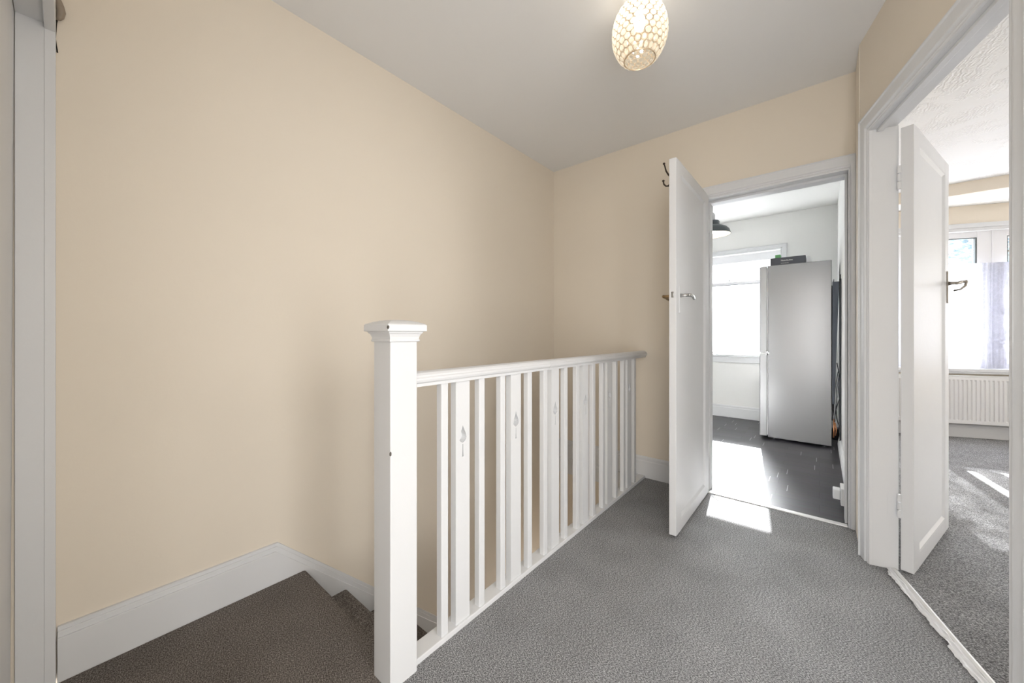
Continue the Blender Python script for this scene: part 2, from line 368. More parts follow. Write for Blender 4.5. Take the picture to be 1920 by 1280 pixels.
# newel
nx0, nx1, ny0, ny1 = -1.072, -.978, .611, .706
newel = obj('newel_post', boxes([(nx0, nx1, ny0, ny1, -.30, 1.052)]), M['white'], rl, bevel=.0035)
def square_loft(bm, cx, cy, prof, cap=True):
    rings = []
    for h, z in prof: rings.append([bm.verts.new((cx+sx*h, cy+sy*h, z)) for sx, sy in ((-1, -1), (1, -1), (1, 1), (-1, 1))])
    for r0, r1 in zip(rings, rings[1:]):
        for k in range(4): bm.faces.new((r0[k], r0[(k+1) % 4], r1[(k+1) % 4], r1[k]))
    bm.faces.new(rings[0][::-1]); bm.faces.new(rings[-1])
bm = bmesh.new(); cx, cy = (nx0+nx1)/2, (ny0+ny1)/2
square_loft(bm, cx, cy, [(.048, 1.040), (.053, 1.041), (.0535, 1.046), (.051, 1.048), (.052, 1.055), (.056, 1.064), (.0605, 1.068), (.0605, 1.071), (.069, 1.073), (.069, 1.092), (.066, 1.0945), (.060, 1.097), (.048, 1.102), (.034, 1.1055), (.018, 1.1075)])
obj('newel_cap', bm, M['white'], newel, bevel=.0015)
for (x, y, z, sx, sy, sz) in ((cx+.069, cy-.069, 1.084, .004, .004, .006), (nx1, ny0, .708, .0035, .0035, .0075)):
    bm = bmesh.new()
    bmesh.ops.create_icosphere(bm, subdivisions=1, radius=1, matrix=Matrix.Translation((x, y, z)) @ Matrix.Diagonal((sx, sy, sz, 1)))
    obj('paint_chip', bm, M['chip'], newel)['label'] = 'bare chip in the white paint of the post corner'
# handrail
RC = -1.017
prof = [(-.022, .893), (.022, .893), (.023, .903), (.030, .908), (.033, .915), (.033, .921), (.029, .925), (.027, .930), (.020, .937), (.009, .941), (-.009, .941), (-.020, .937), (-.027, .930), (-.029, .925), (-.033, .921), (-.033, .915), (-.030, .908), (-.023, .903)]
bm = bmesh.new(); sweep(bm, prof, [lambda a, b, y=y: (RC+a, y, b) for y in (.700, 1.47)])
for y0, y1 in ((1.472, 2.75),):
    sweep(bm, prof, [lambda a, b, y=y: (RC+a, y, b-.001) for y in (y0, y1)])
obj('handrail', bm, M['white'], rl)
obj('base_rail', boxes([(-1.056, -.994, .70, 2.745, -.03, .018)]), M['white'], rl, bevel=.003)
def wide_baluster(y0, y1, z0, z1, xf, xb):
    bm = bmesh.new(); cyy = (y0+y1)/2
    outer = [(y0, z0), (y1, z0), (y1, z1), (y0, z1)]
    leaf = []
    pts = [(0, .732), (.003, .722), (.008, .712), (.0135, .702), (.0175, .693), (.0185, .685), (.015, .677), (.009, .671), (.0, .667)]
    leaf = [(cyy+a, z) for a, z in pts] + [(cyy-a, z) for a, z in pts[1:-1][::-1]]
    stem = [(cyy+a, z) for a, z in ((.0018, .662), (.0022, .64), (.0040, .616), (-.0036, .616), (-.0020, .64), (-.0016, .662))]
    def loop(poly, x):
        vs = [bm.verts.new((x, y, z)) for y, z in poly]
        return vs, [bm.edges.new((vs[i], vs[(i+1) % len(vs)])) for i in range(len(vs))]
    vo, eo = loop(outer, xf); vl, el = loop(leaf, xf); vsm, es = loop(stem, xf)
    bmesh.ops.triangle_fill(bm, use_beauty=True, edges=eo+el+es)
    for poly, vs, d in ((leaf, vl, .0255), (stem, vsm, .018)):
        n = len(poly); vb = [bm.verts.new((xf-d, y, z)) for y, z in poly]
        for i in range(n): bm.faces.new((vs[i], vs[(i+1) % n], vb[(i+1) % n], vb[i]))
        bm.faces.new(vb)
    vb = [bm.verts.new((xb, y, z)) for y, z in outer]
    for i in range(4): bm.faces.new((vo[i], vo[(i+1) % 4], vb[(i+1) % 4], vb[i]))
    bm.faces.new(vb)
    return bm
nb = wb = None; y = .822; PER = .3075
for g in range(6):
    yy = .822 + g*PER
    for off in (0, .184):
        if nb is None:
            nb = obj('baluster', boxes([(-1.028, -1.001, .822, .853, .0, .895)]), M['white'], rl, bevel=.003); o = nb
        else:
            o = nb.copy(); C.objects.link(o)
        o.location = (0, yy+off-.822, 0)
    if wb is None:
        bm = wide_baluster(.822+.067, .822+.135, .0, .895, -1.003, -1.030); wb = obj('carved_baluster', bm, M['white'], rl); o = wb
        wb['label'] = 'wider flat baluster with a carved leaf'
    else:
        o = wb.copy(); C.objects.link(o)
    o.location = (0, yy-.822, 0)

# ------------------------------------------------------------------ door frames
def arch_prof(w, t=.02):   # across width (0=inner edge) , projection
    return [(0, 0), (0, t*.55), (w*.08, t*.6), (w*.13, t*.75), (w*.2, t*.55), (w*.28, t*.62), (w*.34, t*.95), (w*.45, t), (w*.88, t), (w*.93, t*1.25), (w, t*1.25), (w, 0)]
def frame_trim(f, a0, a1, top, w, name, t=.02, wl=None, wr=None):
    """f(a, d, z): a along the wall, d out of the wall."""
    bm = bmesh.new(); wl = w if wl is None else wl; wr = w if wr is None else wr
    pr = arch_prof(1, t)
    L = [[(a0 - u*wl, d, 0), (a0 - u*wl, d, top + u*w)] for u, d in pr]
    R_ = [[(a1 + u*wr, d, top + u*w), (a1 + u*wr, d, 0)] for u, d in pr]
    rings = [[bm.verts.new(f(*L[i][0])) for i in range(len(pr))], [bm.verts.new(f(*L[i][1])) for i in range(len(pr))],
             [bm.verts.new(f(*R_[i][0])) for i in range(len(pr))], [bm.verts.new(f(*R_[i][1])) for i in range(len(pr))]]
    n = len(pr)
    for r0, r1 in zip(rings, rings[1:]):
        for i in range(n): bm.faces.new((r0[i], r0[(i+1) % n], r1[(i+1) % n], r1[i]))
    bm.faces.new(rings[0][::-1]); bm.faces.new(rings[-1])
    return bm
# kitchen door frame
kf = lambda a, d, z: (a, FY-d, z)
bm = frame_trim(kf, -.588, .122, 1.966, .078, '', wr=.027)
for b in ((-.60, -.585, FY-.001, 2.872, 0, 1.968), (.12, .135, FY-.001, 2.872, 0, 1.968), (-.60, .135, FY-.0005, 2.8715, 1.966, 1.98),
          (-.586, -.573, 2.80, 2.87, 0, 1.966), (.108, .121, 2.80, 2.87, 0, 1.966), (-.585, .12, 2.801, 2.869, 1.953, 1.967)): box(bm, *b)
box(bm, .12-.002, .15, 2.868, 2.885, 0, 2.04); box(bm, -.65, -.583, 2.868, 2.885, 0, 2.04); box(bm, -.65, .15, 2.868, 2.885, 1.968, 2.04)
struct(obj('trim_3', bm, M['white'], bevel=.0015))
# bedroom door frame
af = lambda a, d, z: ang(a, -d, z)
bm = frame_trim(af, .142, .968, 2.003, .078, '', t=.022)
for b in ((.128, .142, -.001, WT+.005, 0, 2.005), (.968, .982, -.001, WT+.001, 0, 2.005), (.128, .982, -.0005, WT+.0005, 2.003, 2.016),
          (.142, .152, .012, .036, 0, 2.003), (.958, .968, .012, .036, 0, 2.003), (.142, .968, .013, .035, 1.990, 2.003)):
    if b[0] in (.142,) and b[1] == .152: continue
    box(bm, *b, f=lambda s, d, z: ang(s, d, z))
struct(obj('trim_4', bm, M['white'], bevel=.0015))
# left (back wall) door frame
bm = bmesh.new()
box(bm, -1.81, -1.79, -.10, -.046, 0, 2.0); box(bm, -1.81, -1.788, -.047, -.025, 0, 2.08);
box(bm, -1.79, -1.03, -.047, -.025, 1.982, 2.08); box(bm, -1.79, -1.03, -.100, -.046, 1.997, 2.012); box(bm, -1.03, -1.02, -.11, -.10, 0, 2.0)
struct(obj('trim_5', bm, M['white'], bevel=.0015))

# ------------------------------------------------------------------ doors
def make_door(name, H, d, nrm, w, h, t, rail, stile, z0=.012, hinges=(), knuckle_side=0):
    """H hinge point on the seen face, d leaf direction, nrm points from the seen face INTO the leaf"""
    f = lambda u, v, z: (H[0]+u*d[0]+v*nrm[0], H[1]+u*d[1]+v*nrm[1], z)
    root = thing(name, None, None, (H[0], H[1], 0)); root['kind'] = 'structure'
    bm = bmesh.new(); z1 = z0+h
    for b in ((0, stile, 0, t, z0, z1), (w-stile, w, 0, t, z0, z1), (stile, w-stile, 0, t, z0, z0+rail), (stile, w-stile, 0, t, z1-rail, z1)): box(bm, *b, f=f)
    bmesh.ops.remove_doubles(bm, verts=bm.verts, dist=1e-5)
    obj('door_frame', bm, M['white'], root, bevel=.0025)
    # panel with a sloping moulded border on both faces
    bm = bmesh.new()
    for v0, sg in ((0, 1), (t, -1)):
        rings = []
        for ins, dep in ((0, .0005), (.006, .0005), (.016, .0085), (.019, .0065), (.022, .0085)):
            rings.append([bm.verts.new(f(u, v0+sg*dep, z)) for u, z in ((stile+ins, z0+rail+ins), (w-stile-ins, z0+rail+ins), (w-stile-ins, z1-rail-ins), (stile+ins, z1-rail-ins))])
        for r0, r1 in zip(rings, rings[1:]):
            for k in range(4): bm.faces.new((r0[k], r0[(k+1) % 4], r1[(k+1) % 4], r1[k]))
        bm.faces.new(rings[-1])
    obj('panel', bm, M['white'], root)
    return root, f
def lever(root, f, u, z, v, sg, toward, mplate, mlever, plate=(.038, .15), reach=.105, loop=False, nm='lever_handle'):
    """v: face depth, sg: -1 sticks out of the seen face, +1 out of the other"""
    bm = bmesh.new(); pw, ph = plate
    a, b = sorted((v, v+sg*.006)); box(bm, u-pw/2, u+pw/2, a, b, z-ph*.62, z+ph*.38, f=f)
    p = obj('backplate', bm, mplate, root, bevel=.002)
    bm = bmesh.new()
    tube(bm, [f(u, v+sg*.004, z), f(u, v+sg*.02, z), f(u, v+sg*.045, z)], [.011, .008, .008], 12)
    pts = [f(u, v+sg*.045, z), f(u+toward*.02, v+sg*.050, z+.001), f(u+toward*.06, v+sg*.052, z-.003), f(u+toward*reach, v+sg*.046, z-.012)]
    tube(bm, pts, [.009, .0085, .0075, .007], 12)
    if loop:
        tube(bm, [f(u, v+sg*.066, z+.004), f(u, v+sg*.062, z-.018), f(u, v+sg*.045, z-.036), f(u, v+sg*.022, z-.040)], [.006, .006, .005, .005], 10)
        tube(bm, [f(u, v+sg*.040, z), f(u, v+sg*.070, z+.006)], [.008, .007], 10)
    obj(nm, bm, mlever, root, smooth=True)
    return p
# kitchen door, opened into the landing
KH = (-.571, 2.742)
d1, f1 = make_door('door_1', KH, (-.003, -1), (-1, .003), .722, 1.972, .036, .058, .088)
lever(d1, f1, .665, 1.268, 0, -1, -1, M['white'], M['chrome'])
lever(d1, f1, .665, 1.268, .036, 1, -1, M['brass'], M['brass'])
bm = bmesh.new(); box(bm, .7215, .7235, .012, .024, 1.255, 1.285, f=f1); box(bm, .722, .7265, .014, .020, 1.262, 1.278, f=f1)
obj('latch', bm, M['chrome'], d1)
bm = bmesh.new(); tube(bm, [f1(.665, .037, 1.352), f1(.665, .049, 1.352)], .005, 10); obj('screw', bm, M['steel'], d1)
for z in (.25, 1.74):
    bm = bmesh.new(); tube(bm, [(-.571, 2.737, z), (-.571, 2.737, z+.09)], .006, 10); obj('hinge', bm, M['white'], d1)
# bedroom door
BH = (.3165, 2.366); bd = Vector((.304, .953)).normalized(); bn = Vector((-bd.y, bd.x))
d2, f2 = make_door('door_2', BH, bd, bn, .73, 1.972, .041, .070, .092)
lever(d2, f2, .69, 1.335, 0, -1, -1, M['steel'], M['steel'], loop=True, plate=(.036, .17))
lever(d2, f2, .69, 1.335, .041, 1, -1, M['steel'], M['steel'])
for z in (.245, 1.71):
    bm = bmesh.new()
    hx, hy = BH[0]+bn.x*.046-bd.x*.001, BH[1]+bn.y*.046-bd.y*.001
    for k in range(3): tube(bm, [(hx, hy-.004, z+k*.036), (hx, hy-.004, z+k*.036+.032)], .0065, 12)
    box(bm, .1405, .1425, .050, WT, z-.002, z+.106, f=lambda s, d, z_: ang(s, d, z_))
    obj('hinge', bm, M['white'], d2)
# closed door in the back wall
d3 = thing('door_3', None, None, (-1.41, -.12, 0)); d3['kind'] = 'structure'
bm = bmesh.new()
vs = box(bm, -1.80, -1.025, -.145, -.101, .008, 1.997)
for v in vs:
    if v.co.z < .1: v.co.y -= .007
obj('door_panel', bm, M['white'], d3)
# ------------------------------------------------------------------ coat hook on the kitchen door, fitting at top left
ch = thing('coat_hook', 'dark bronze double coat hook on the back of the open kitchen door', 'coat hook', (-.61, 2.30, 1.9))
def hk(u, v, z): return f1(u, v, z)
zc = 1.905; uu = .685
bm = bmesh.new(); tube(bm, [hk(uu, .036, zc-.05), hk(uu, .041, zc-.05)], .012, 14); box(bm, uu-.009, uu+.009, .036, .041, zc-.055, zc+.035, f=f1); obj('backplate', bm, M['iron'], ch)
bm = bmesh.new()
tube(bm, [hk(uu, .039, zc+.0), hk(uu, .050, zc+.012), hk(uu, .062, zc+.035), hk(uu, .068, zc+.060), hk(uu, .072, zc+.075)], [.005, .0045, .004, .0035, .0035], 10)
tube(bm, [hk(uu, .039, zc-.035), hk(uu, .050, zc-.048), hk(uu, .064, zc-.045), hk(uu, .074, zc-.032), hk(uu, .076, zc-.018)], [.005, .0045, .004, .004, .0035], 10)
for p in (hk(uu, .073, zc+.078), hk(uu, .0765, zc-.014)): bmesh.ops.create_icosphere(bm, subdivisions=2, radius=.0065, matrix=Matrix.Translation(p))
obj('hook', bm, M['iron'], ch, smooth=True)
fx = thing('wall_hook', 'brown curved hook fixed beside the white door frame at the top left', 'hook', (-1.80, -.02, 2.05))
bm = bmesh.new()
tube(bm, [(-1.79, -.030, 2.20), (-1.79, -.028, 2.13), (-1.79, -.0225, 2.09), (-1.79, -.0175, 2.07), (-1.79, -.0145, 2.052), (-1.791, -.0165, 2.038), (-1.793, -.020, 2.030), (-1.796, -.024, 2.026)], [.006, .006, .0075, .0092, .0098, .0085, .006, .002], 16)
obj('hook', bm, M['brown'], fx, smooth=True)
bm = bmesh.new(); tube(bm, [(-1.797, -.020, 2.06), (-1.803, -.024, 2.02), (-1.802, -.0262, 1.97), (-1.803, -.022, 1.93)], [.003, .0018, .0012, .0018], 6)
obj('wire', bm, M['dark'], fx)  # thin dark tube laid in place of the crack beside the frame

# ------------------------------------------------------------------ thresholds
struct(obj('trim_6', boxes([(-.585, .12, 2.742, 2.778, -.01, .006)]), M['threshold'], bevel=.003), None)
tp = thing('threshold_strip', 'white threshold bar with torn crumpled tape along the bedroom doorway carpet join', 'threshold strip', ang(.56, .06, 0))
bm = bmesh.new()
sweep(bm, [(-.010, .0), (-.008, .006), (0, .009), (.008, .006), (.010, 0)], [lambda a, b, s=s: ang(s, .071+a+.002*math.sin(s*7), b) for s in [.145+i*.028 for i in range(31)]])
obj('threshold_bar', bm, M['threshold'], tp)
def tape(s0, s1, da, db, seed):
    bm = bmesh.new(); n = 70; rows = 8; grid = []
    for i in range(n+1):
        s = s0 + i/n*(s1-s0); r = []
        e = min(1, i/6, (n-i)/6+.25)
        for j in range(rows):
            w = j/(rows-1)
            d = da + (db-da)*w
            if j < 2: d += (.005*noise.noise(Vector((s*26, seed, 0)))+.004*noise.noise(Vector((s*70, seed, 1))))*(1-w) + (1-e)*.015
            z = .003 + .0045*math.sin(w*PI*2.2+noise.noise(Vector((s*7, seed, 5)))*2)**2 + .004*noise.noise(Vector((s*17, w*2.5, 3+seed)))
            r.append(bm.verts.new(ang(s, d, max(z, .0012))))
        grid.append(r)
    for i in range(n):
        for j in range(rows-1): bm.faces.new((grid[i][j], grid[i][j+1], grid[i+1][j+1], grid[i+1][j]))
    o = obj('tape', bm, M['strip'], tp, smooth=False)
    so = o.modifiers.new('s', 'SOLIDIFY'); so.thickness = .001; so.offset = 1
tape(.150, .60, .034, .066, 2); tape(.59, .968, .030, .062, 8)

# ------------------------------------------------------------------ crystal pendant on the landing
LC = (-.581, 1.533)
lp = thing('crystal_pendant_light', 'lit egg-shaped crystal and gold wire pendant hanging from landing ceiling', 'pendant light', (LC[0], LC[1], ZC))
ZB, ZT = 2.214, 2.452
def egg(t):  # t 0 bottom .. 1 top
    z = ZB+(ZT-ZB)*t
    a = (t-.46)/.54
    r = .108*math.sqrt(max(0, 1-(a*a)*(.82 if t < .46 else .88)))
    if t < .46: r = .108*math.sqrt(1-((.46-t)/.46)**2*.675)
    return r, z
bmw = bmesh.new(); bmc = bmesh.new(); ROWS = 12; NA = 22
for i in range(ROWS):
    t = (i+.5)/ROWS; r, z = egg(t); r2, z2 = egg(min(1, t+.01)); r1, z1 = egg(max(0, t-.01))
    slope = Vector((r2-r1, 0, z2-z1)).normalized()
    for k in range(NA):
        a = 2*PI*(k+.5*(i % 2))/NA
        rad = Vector((math.cos(a), math.sin(a), 0)); tan = Vector((-math.sin(a), math.cos(a), 0))
        up = rad*slope.x + Vector((0, 0, slope.z)); nn = tan.cross(up)
        c = Vector((LC[0], LC[1], z)) + rad*r
        ra = r*PI/NA*.97; rb = .0130
        # wire ring
        S = 14; q = 4; rings = []
        for s in range(S):
            b = 2*PI*s/S; dirv = (tan*math.cos(b)*ra + up*math.sin(b)*rb); dn = dirv.normalized()
            rings.append([bmw.verts.new(c+dirv+(dn*math.cos(2*PI*e/q)+nn*math.sin(2*PI*e/q))*.0010) for e in range(q)])
        for s in range(S):
            for e in range(q): bmw.faces.new((rings[s][e], rings[s][(e+1) % q], rings[(s+1) % S][(e+1) % q], rings[(s+1) % S][e]))
        # faceted bead
        S = 8
        def ring(k_, off): return [bmc.verts.new(c+tan*math.cos(2*PI*s/S)*ra*k_+up*math.sin(2*PI*s/S)*rb*k_+nn*off) for s in range(S)]
        R0, R1, R2, R3 = ring(.55, .0042), ring(.90, .0012), ring(.90, -.0012), ring(.55, -.0042)
        for u_, v_ in ((R0, R1), (R1, R2), (R2, R3)):
            for s in range(S): bmc.faces.new((u_[s], u_[(s+1) % S], v_[(s+1) % S], v_[s]))
        bmc.faces.new(R0); bmc.faces.new(R3[::-1])
for t in (0, 1):
    r, z = egg(t)
    tube(bmw, [(LC[0]+r*math.cos(a*PI/20), LC[1]+r*math.sin(a*PI/20), z) for a in range(41)], .0022, 6)
r, z = egg(1)
for k in range(3): tube(bmw, [(LC[0]+r*math.cos(k*2.094), LC[1]+r*math.sin(k*2.094), z), (LC[0], LC[1], z)], .0015, 6)
shade = obj('wire_shade', bmw, M['gold'], lp)
obj('crystal_beads', bmc, M['crystal'], shade)
bm = bmesh.new(); lathe(bm, [(.003, .0), (.018, 0), (.02, .02), (.014, .05), (.004, .055)], (LC[0], LC[1], 2.415)); obj('lamp_holder', bm, M['plastic'], lp, smooth=True)
bm = bmesh.new(); tube(bm, [(LC[0], LC[1], 2.46), (LC[0], LC[1], 2.49)], .003, 8); obj('cord', bm, M['cord'], lp)
bm = bmesh.new(); lathe(bm, [(.045, 0), (.045, -.006), (.03, -.02), (.006, -.024)], (LC[0], LC[1], ZC)); obj('ceiling_rose', bm, M['plastic'], lp, smooth=True)
bm = bmesh.new(); lathe(bm, [(.0005, 0), (.012, .004), (.020, .016), (.0235, .032), (.021, .048), (.014, .066), (.011, .08), (.0005, .085)], (LC[0], LC[1], 2.335), 24); obj('bulb', bm, M['bulb'], lp, smooth=True)

# ------------------------------------------------------------------ kitchen pendant
KC = (-.76, 3.80)
kp = thing('dome_pendant_light', 'dark grey metal dome pendant lit warm inside, hanging in the kitchen', 'pendant light', (KC[0], KC[1], ZC))
o_prof = [(.146, 0), (.149, .004), (.146, .010), (.136, .040), (.116, .062), (.085, .078), (.062, .086), (.058, .092), (.058, .118), (.050, .128), (.02, .130)]
i_prof = [(.144, .001), (.133, .038), (.113, .059), (.083, .075), (.058, .083), (.02, .085)]
zb = 1.975
bm = bmesh.new(); lathe(bm, o_prof + [(.02, .127), (.048, .125), (.055, .116), (.055, .090), (.060, .084), (.084, .0765), (.1145, .0605), (.1345, .039), (.1445, .009)], (KC[0], KC[1], zb), 48, close=True); sh = obj('shade', bm, M['grey'], kp, smooth=True)
bm = bmesh.new(); lathe(bm, i_prof + [(.02, .084), (.058, .082), (.0825, .0742), (.112, .0583), (.132, .0375), (.1428, .001)], (KC[0], KC[1], zb), 48, close=True); obj('shade_lining', bm, M['liner'], sh, smooth=True)
bm = bmesh.new(); lathe(bm, [(.004, .0), (.021, 0), (.021, .055), (.010, .072), (.004, .074)], (KC[0], KC[1], zb+.131), 24); obj('lamp_holder', bm, M['plastic'], kp, smooth=True)
bm = bmesh.new(); tube(bm, [(KC[0], KC[1], zb+.2), (KC[0], KC[1], ZC-.02)], .0035, 8); obj('cord', bm, M['cord'], kp)
bm = bmesh.new(); lathe(bm, [(.05, 0), (.05, -.006), (.03, -.022), (.006, -.025)], (KC[0], KC[1], ZC)); obj('ceiling_rose', bm, M['plastic'], kp, smooth=True)
bm = bmesh.new(); bmesh.ops.create_uvsphere(bm, u_segments=20, v_segments=12, radius=.028, matrix=Matrix.Translation((KC[0], KC[1], zb+.045))); obj('bulb', bm, M['bulbk'], kp, smooth=True)

# ------------------------------------------------------------------ kitchen window
kw = thing('window_1', None, None, (-1.2, 5.5, KW[2])); kw['kind'] = 'structure'
bm = bmesh.new(); x0, x1, z0, z1 = KW; ya, yb = 5.50, 5.56
fr = .05
for b in ((x0, x0+fr, ya, yb, z0, z1), (x1-fr, x1, ya, yb, z0, z1), (x0, x1, ya+.0015, yb-.001, z0, z0+.045), (x0, x1, ya+.0015, yb-.001, z1-.095, z1), (x0, x1, ya-.004, yb+.002, 1.700, 1.738), (-1.23, -1.19, ya-.001, yb+.001, z0, z1)): box(bm, *b)
obj('window_frame', bm, M['upvc'], kw, bevel=.003)
bm = bmesh.new()
for b in ((x0+fr, -1.23, 5.525, 5.531, z0+.045, 1.70), (-1.19, x1-fr, 5.525, 5.531, z0+.045, 1.70), (x0+fr, -1.23, 5.525, 5.531, 1.738, z1-.095), (-1.19, x1-fr, 5.525, 5.531, 1.738, z1-.095)): box(bm, *b)
obj('pane', bm, M['glass'], kw)
obj('gasket', boxes([(x0+fr, x1-fr, ya-.006, ya+.002, 1.694, 1.700)]), M['grey'], kw)
obj('window_sill', boxes([(x0-.05, x1+.05, 5.395, 5.50, .775, .805), (x0-.03, x1+.03, 5.41, 5.43, .70, .775)]), M['white'], kw, bevel=.004)
bm = bmesh.new(); tube(bm, [(-.90, 5.497, 1.752), (-.90, 5.480, 1.752)], .012, 12); tube(bm, [(-.905, 5.478, 1.750), (-.86, 5.474, 1.768), (-.80, 5.474, 1.800)], [.008, .006, .005], 8)
obj('window_handle', bm, M['chrome'], kw, smooth=True)
bm = bmesh.new(); kk = lambda a, d, z: (a, 5.43-d, z)
pr = arch_prof(1, .02); w_ = .062
loop = []
for (sx, sz) in ((-1, -1), (-1, 1), (1, 1), (1, -1)):
    loop.append([bm.verts.new(kk((x0 if sx < 0 else x1)+sx*u*w_, d, (.80 if sz < 0 else z1)+(sz*u*w_ if sz > 0 else 0))) for u, d in pr])
for r0, r1 in zip(loop, loop[1:]):
    for i in range(len(pr)): bm.faces.new((r0[i], r0[(i+1) % len(pr)], r1[(i+1) % len(pr)], r1[i]))
struct(obj('trim_7', bm, M['white'], bevel=.0015))

# ------------------------------------------------------------------ fridge freezer
FX0, FX1, FY0, FY1, FH = -.405, .085, 4.545, 5.10, 1.755
fg = thing('fridge_freezer', 'tall silver grey fridge freezer seen from its side in the kitchen', 'fridge', ((FX0+FX1)/2, (FY0+FY1)/2, 0))
obj('body', boxes([(FX0, FX1, FY0, FY1, .018, FH)]), M['fridge'], fg, bevel=.004)
for z_0, z_1, nm in ((.03, .862, 'freezer_door'), (.878, FH-.006, 'fridge_door')):
    bm = bmesh.new()
    prof = [(-.415, FY0+.002), (-.470, FY0+.002), (-.478, FY0+.015), (-.484, FY0+.10), (-.485, (FY0+FY1)/2), (-.484, FY1-.10), (-.478, FY1-.015), (-.470, FY1-.002), (-.415, FY1-.002)]
    a = [bm.verts.new((x, y, z_0)) for x, y in prof]; b = [bm.verts.new((x, y, z_1)) for x, y in prof]
    bm.faces.new(a); bm.faces.new(b[::-1])
    for i in range(len(prof)): bm.faces.new((a[i], a[(i+1) % len(prof)], b[(i+1) % len(prof)], b[i]))
    dr = obj(nm, bm, M['fridgedoor'], fg, bevel=.002)
    obj('seal', boxes([(-.415, FX0, FY0+.010, FY1-.010, z_0+.01, z_1-.01)]), M['gasket'], dr)
obj('hinge', boxes([(-.46, -.38, FY0+.01, FY0+.05, FH-.008, FH-.0005)]), M['plastic'], fg, bevel=.003)
bm = boxes([(-.47, FX0+.012, FY0-.006, FY0+.03, .863, .877)]); tube(bm, [(-.418, FY0-.006, .85), (-.418, FY0-.006, .89)], .007, 10)
obj('hinge', bm, M['plastic'], fg)
for x, y in ((FX0+.05, FY0+.04), (FX1-.05, FY0+.04), (FX0+.05, FY1-.04), (FX1-.05, FY1-.04)):
    bm = bmesh.new(); tube(bm, [(x, y, -.002), (x, y, .02)], .018, 12); obj('foot', bm, M['black'], fg)
bm = bmesh.new()
for k in range(14): tube(bm, [(FX1+.012, FY0+.05, .35+k*.09), (FX1+.012, FY1-.05, .35+k*.09)], .003, 6)
for k in range(8): tube(bm, [(FX1+.016, FY0+.06+k*.06, .30), (FX1+.016, FY0+.06+k*.06, 1.58)], .002, 6)
box(bm, FX1, FX1+.008, FY0+.05, FY1-.05, .25, 1.52)
obj('condenser_grid', bm, M['black'], fg)
bm = bmesh.new(); lathe(bm, [(.0005, 0), (.032, .004), (.034, .05), (.03, .10), (.0005, .115)], (.048+.060, FY0+.12, .06), 20); obj('compressor', bm, M['black'], fg, smooth=True)
bm = bmesh.new(); tube(bm, [(.098, FY0+.02, .10), (.10, FY0+.012, .16), (.102, FY0+.02, .21), (.100, FY0+.03, .27)], .006, 8); tube(bm, [(.112, FY0+.015, .12), (.118, FY0+.01, .17), (.110, FY0+.018, .24)], .004, 8)
obj('copper_pipe', bm, M['copper'], fg, smooth=True)
# things on and behind it
bx = thing('appliance_box', 'flat dark grey cardboard box with white printing on top of the fridge', 'box', (-.25, 4.68, FH))
obj('carton', boxes([(-.386, -.105, 4.565, 4.80, FH, FH+.074)]), M['boxdark'], bx, bevel=.002)
def text(body, size, loc, rot, m, parent, name='lettering', ext=.0004):
    cu = bpy.data.curves.new(name, 'FONT'); cu.body = body; cu.size = size; cu.extrude = ext; cu.align_x = 'CENTER'
    tmp = bpy.data.objects.new('tmp', cu); C.objects.link(tmp)
    bpy.context.view_layer.update(); dg = bpy.context.evaluated_depsgraph_get()
    me = bpy.data.meshes.new_from_object(tmp.evaluated_get(dg)); bpy.data.objects.remove(tmp)
    me.transform(Matrix.Translation(loc) @ rot); me.materials.clear(); me.materials.append(m)
    o = bpy.data.objects.new(name, me); C.objects.link(o)
    if parent is not None: o.parent = parent; o.matrix_parent_inverse = W[parent.name].inverted()
    return o
RF = Matrix.Rotation(PI/2, 4, 'X')
text('Nutribullet', .021, (-.252, 4.5645, FH+.037), RF, M['text'], bx)
text('kitchen blender', .010, (-.268, 4.5645, FH+.014), RF, M['text'], bx)
o = obj('green_carton', boxes([(-.365, -.318, 4.81, 4.90, FH, FH+.148)]), M['green'], bevel=.002); tag(o, 'small green carton standing on the fridge behind the dark box', 'carton')
bm = bmesh.new()
lathe(bm, [(.0005, 0), (.030, .001), (.038, .010), (.042, .04), (.040, .075), (.030, .104), (.016, .120), (.0005, .124)], (-.102, 4.87, FH), 32)
o = obj('jar', bm, M['plastic'], smooth=True); tag(o, 'pale rounded jar on the fridge showing past the right end of the dark box', 'jar')
bm = bmesh.new()
lean = lambda x, y, z: (x + (z-.45)*.018, y, z)
pl = [(.088, .42), (.104, .42), (.136, 1.545), (.090, 1.545)]; a = [bm.verts.new((x, 4.50, z)) for x, z in pl]; b = [bm.verts.new((x, 4.536, z)) for x, z in pl]; bm.faces.new(a); bm.faces.new(b[::-1])
for i in range(4): bm.faces.new((a[i], a[(i+1) % 4], b[(i+1) % 4], b[i]))
o = obj('leaning_board', bm, M['slate'], bevel=.002); tag(o, 'slate grey board wedged upright between the fridge and the kitchen wall', 'board')
bm = bmesh.new(); tube(bm, [(.142, 4.44, -.002), (.142, 4.44, .8), (.1425, 4.43, 1.56)], .0065, 8); tube(bm, [(.1425, 4.43, 1.56), (.1425, 4.45, 1.60), (.142, 4.47, 1.56)], .003, 6)
o = obj('folded_pole', bm, M['black']); tag(o, 'thin black pole leaning on the kitchen wall behind the fridge', 'pole')
bm = bmesh.new(); tube(bm, [(.12, 4.50, .80), (.135, 4.47, .70), (.125, 4.46, .60), (.137, 4.45, .48), (.112, 4.47, .38), (.118, 4.48, .30), (.130, 4.50, .24)], .0035, 8)
tube(bm, [(.128, 4.50, .72), (.112, 4.46, .60), (.120, 4.46, .50), (.110, 4.47, .36), (.104, 4.48, .26)], .003, 8)
o = obj('power_cable', bm, M['black'], smooth=True); tag(o, 'looped black cable hanging low behind the fridge', 'cable')
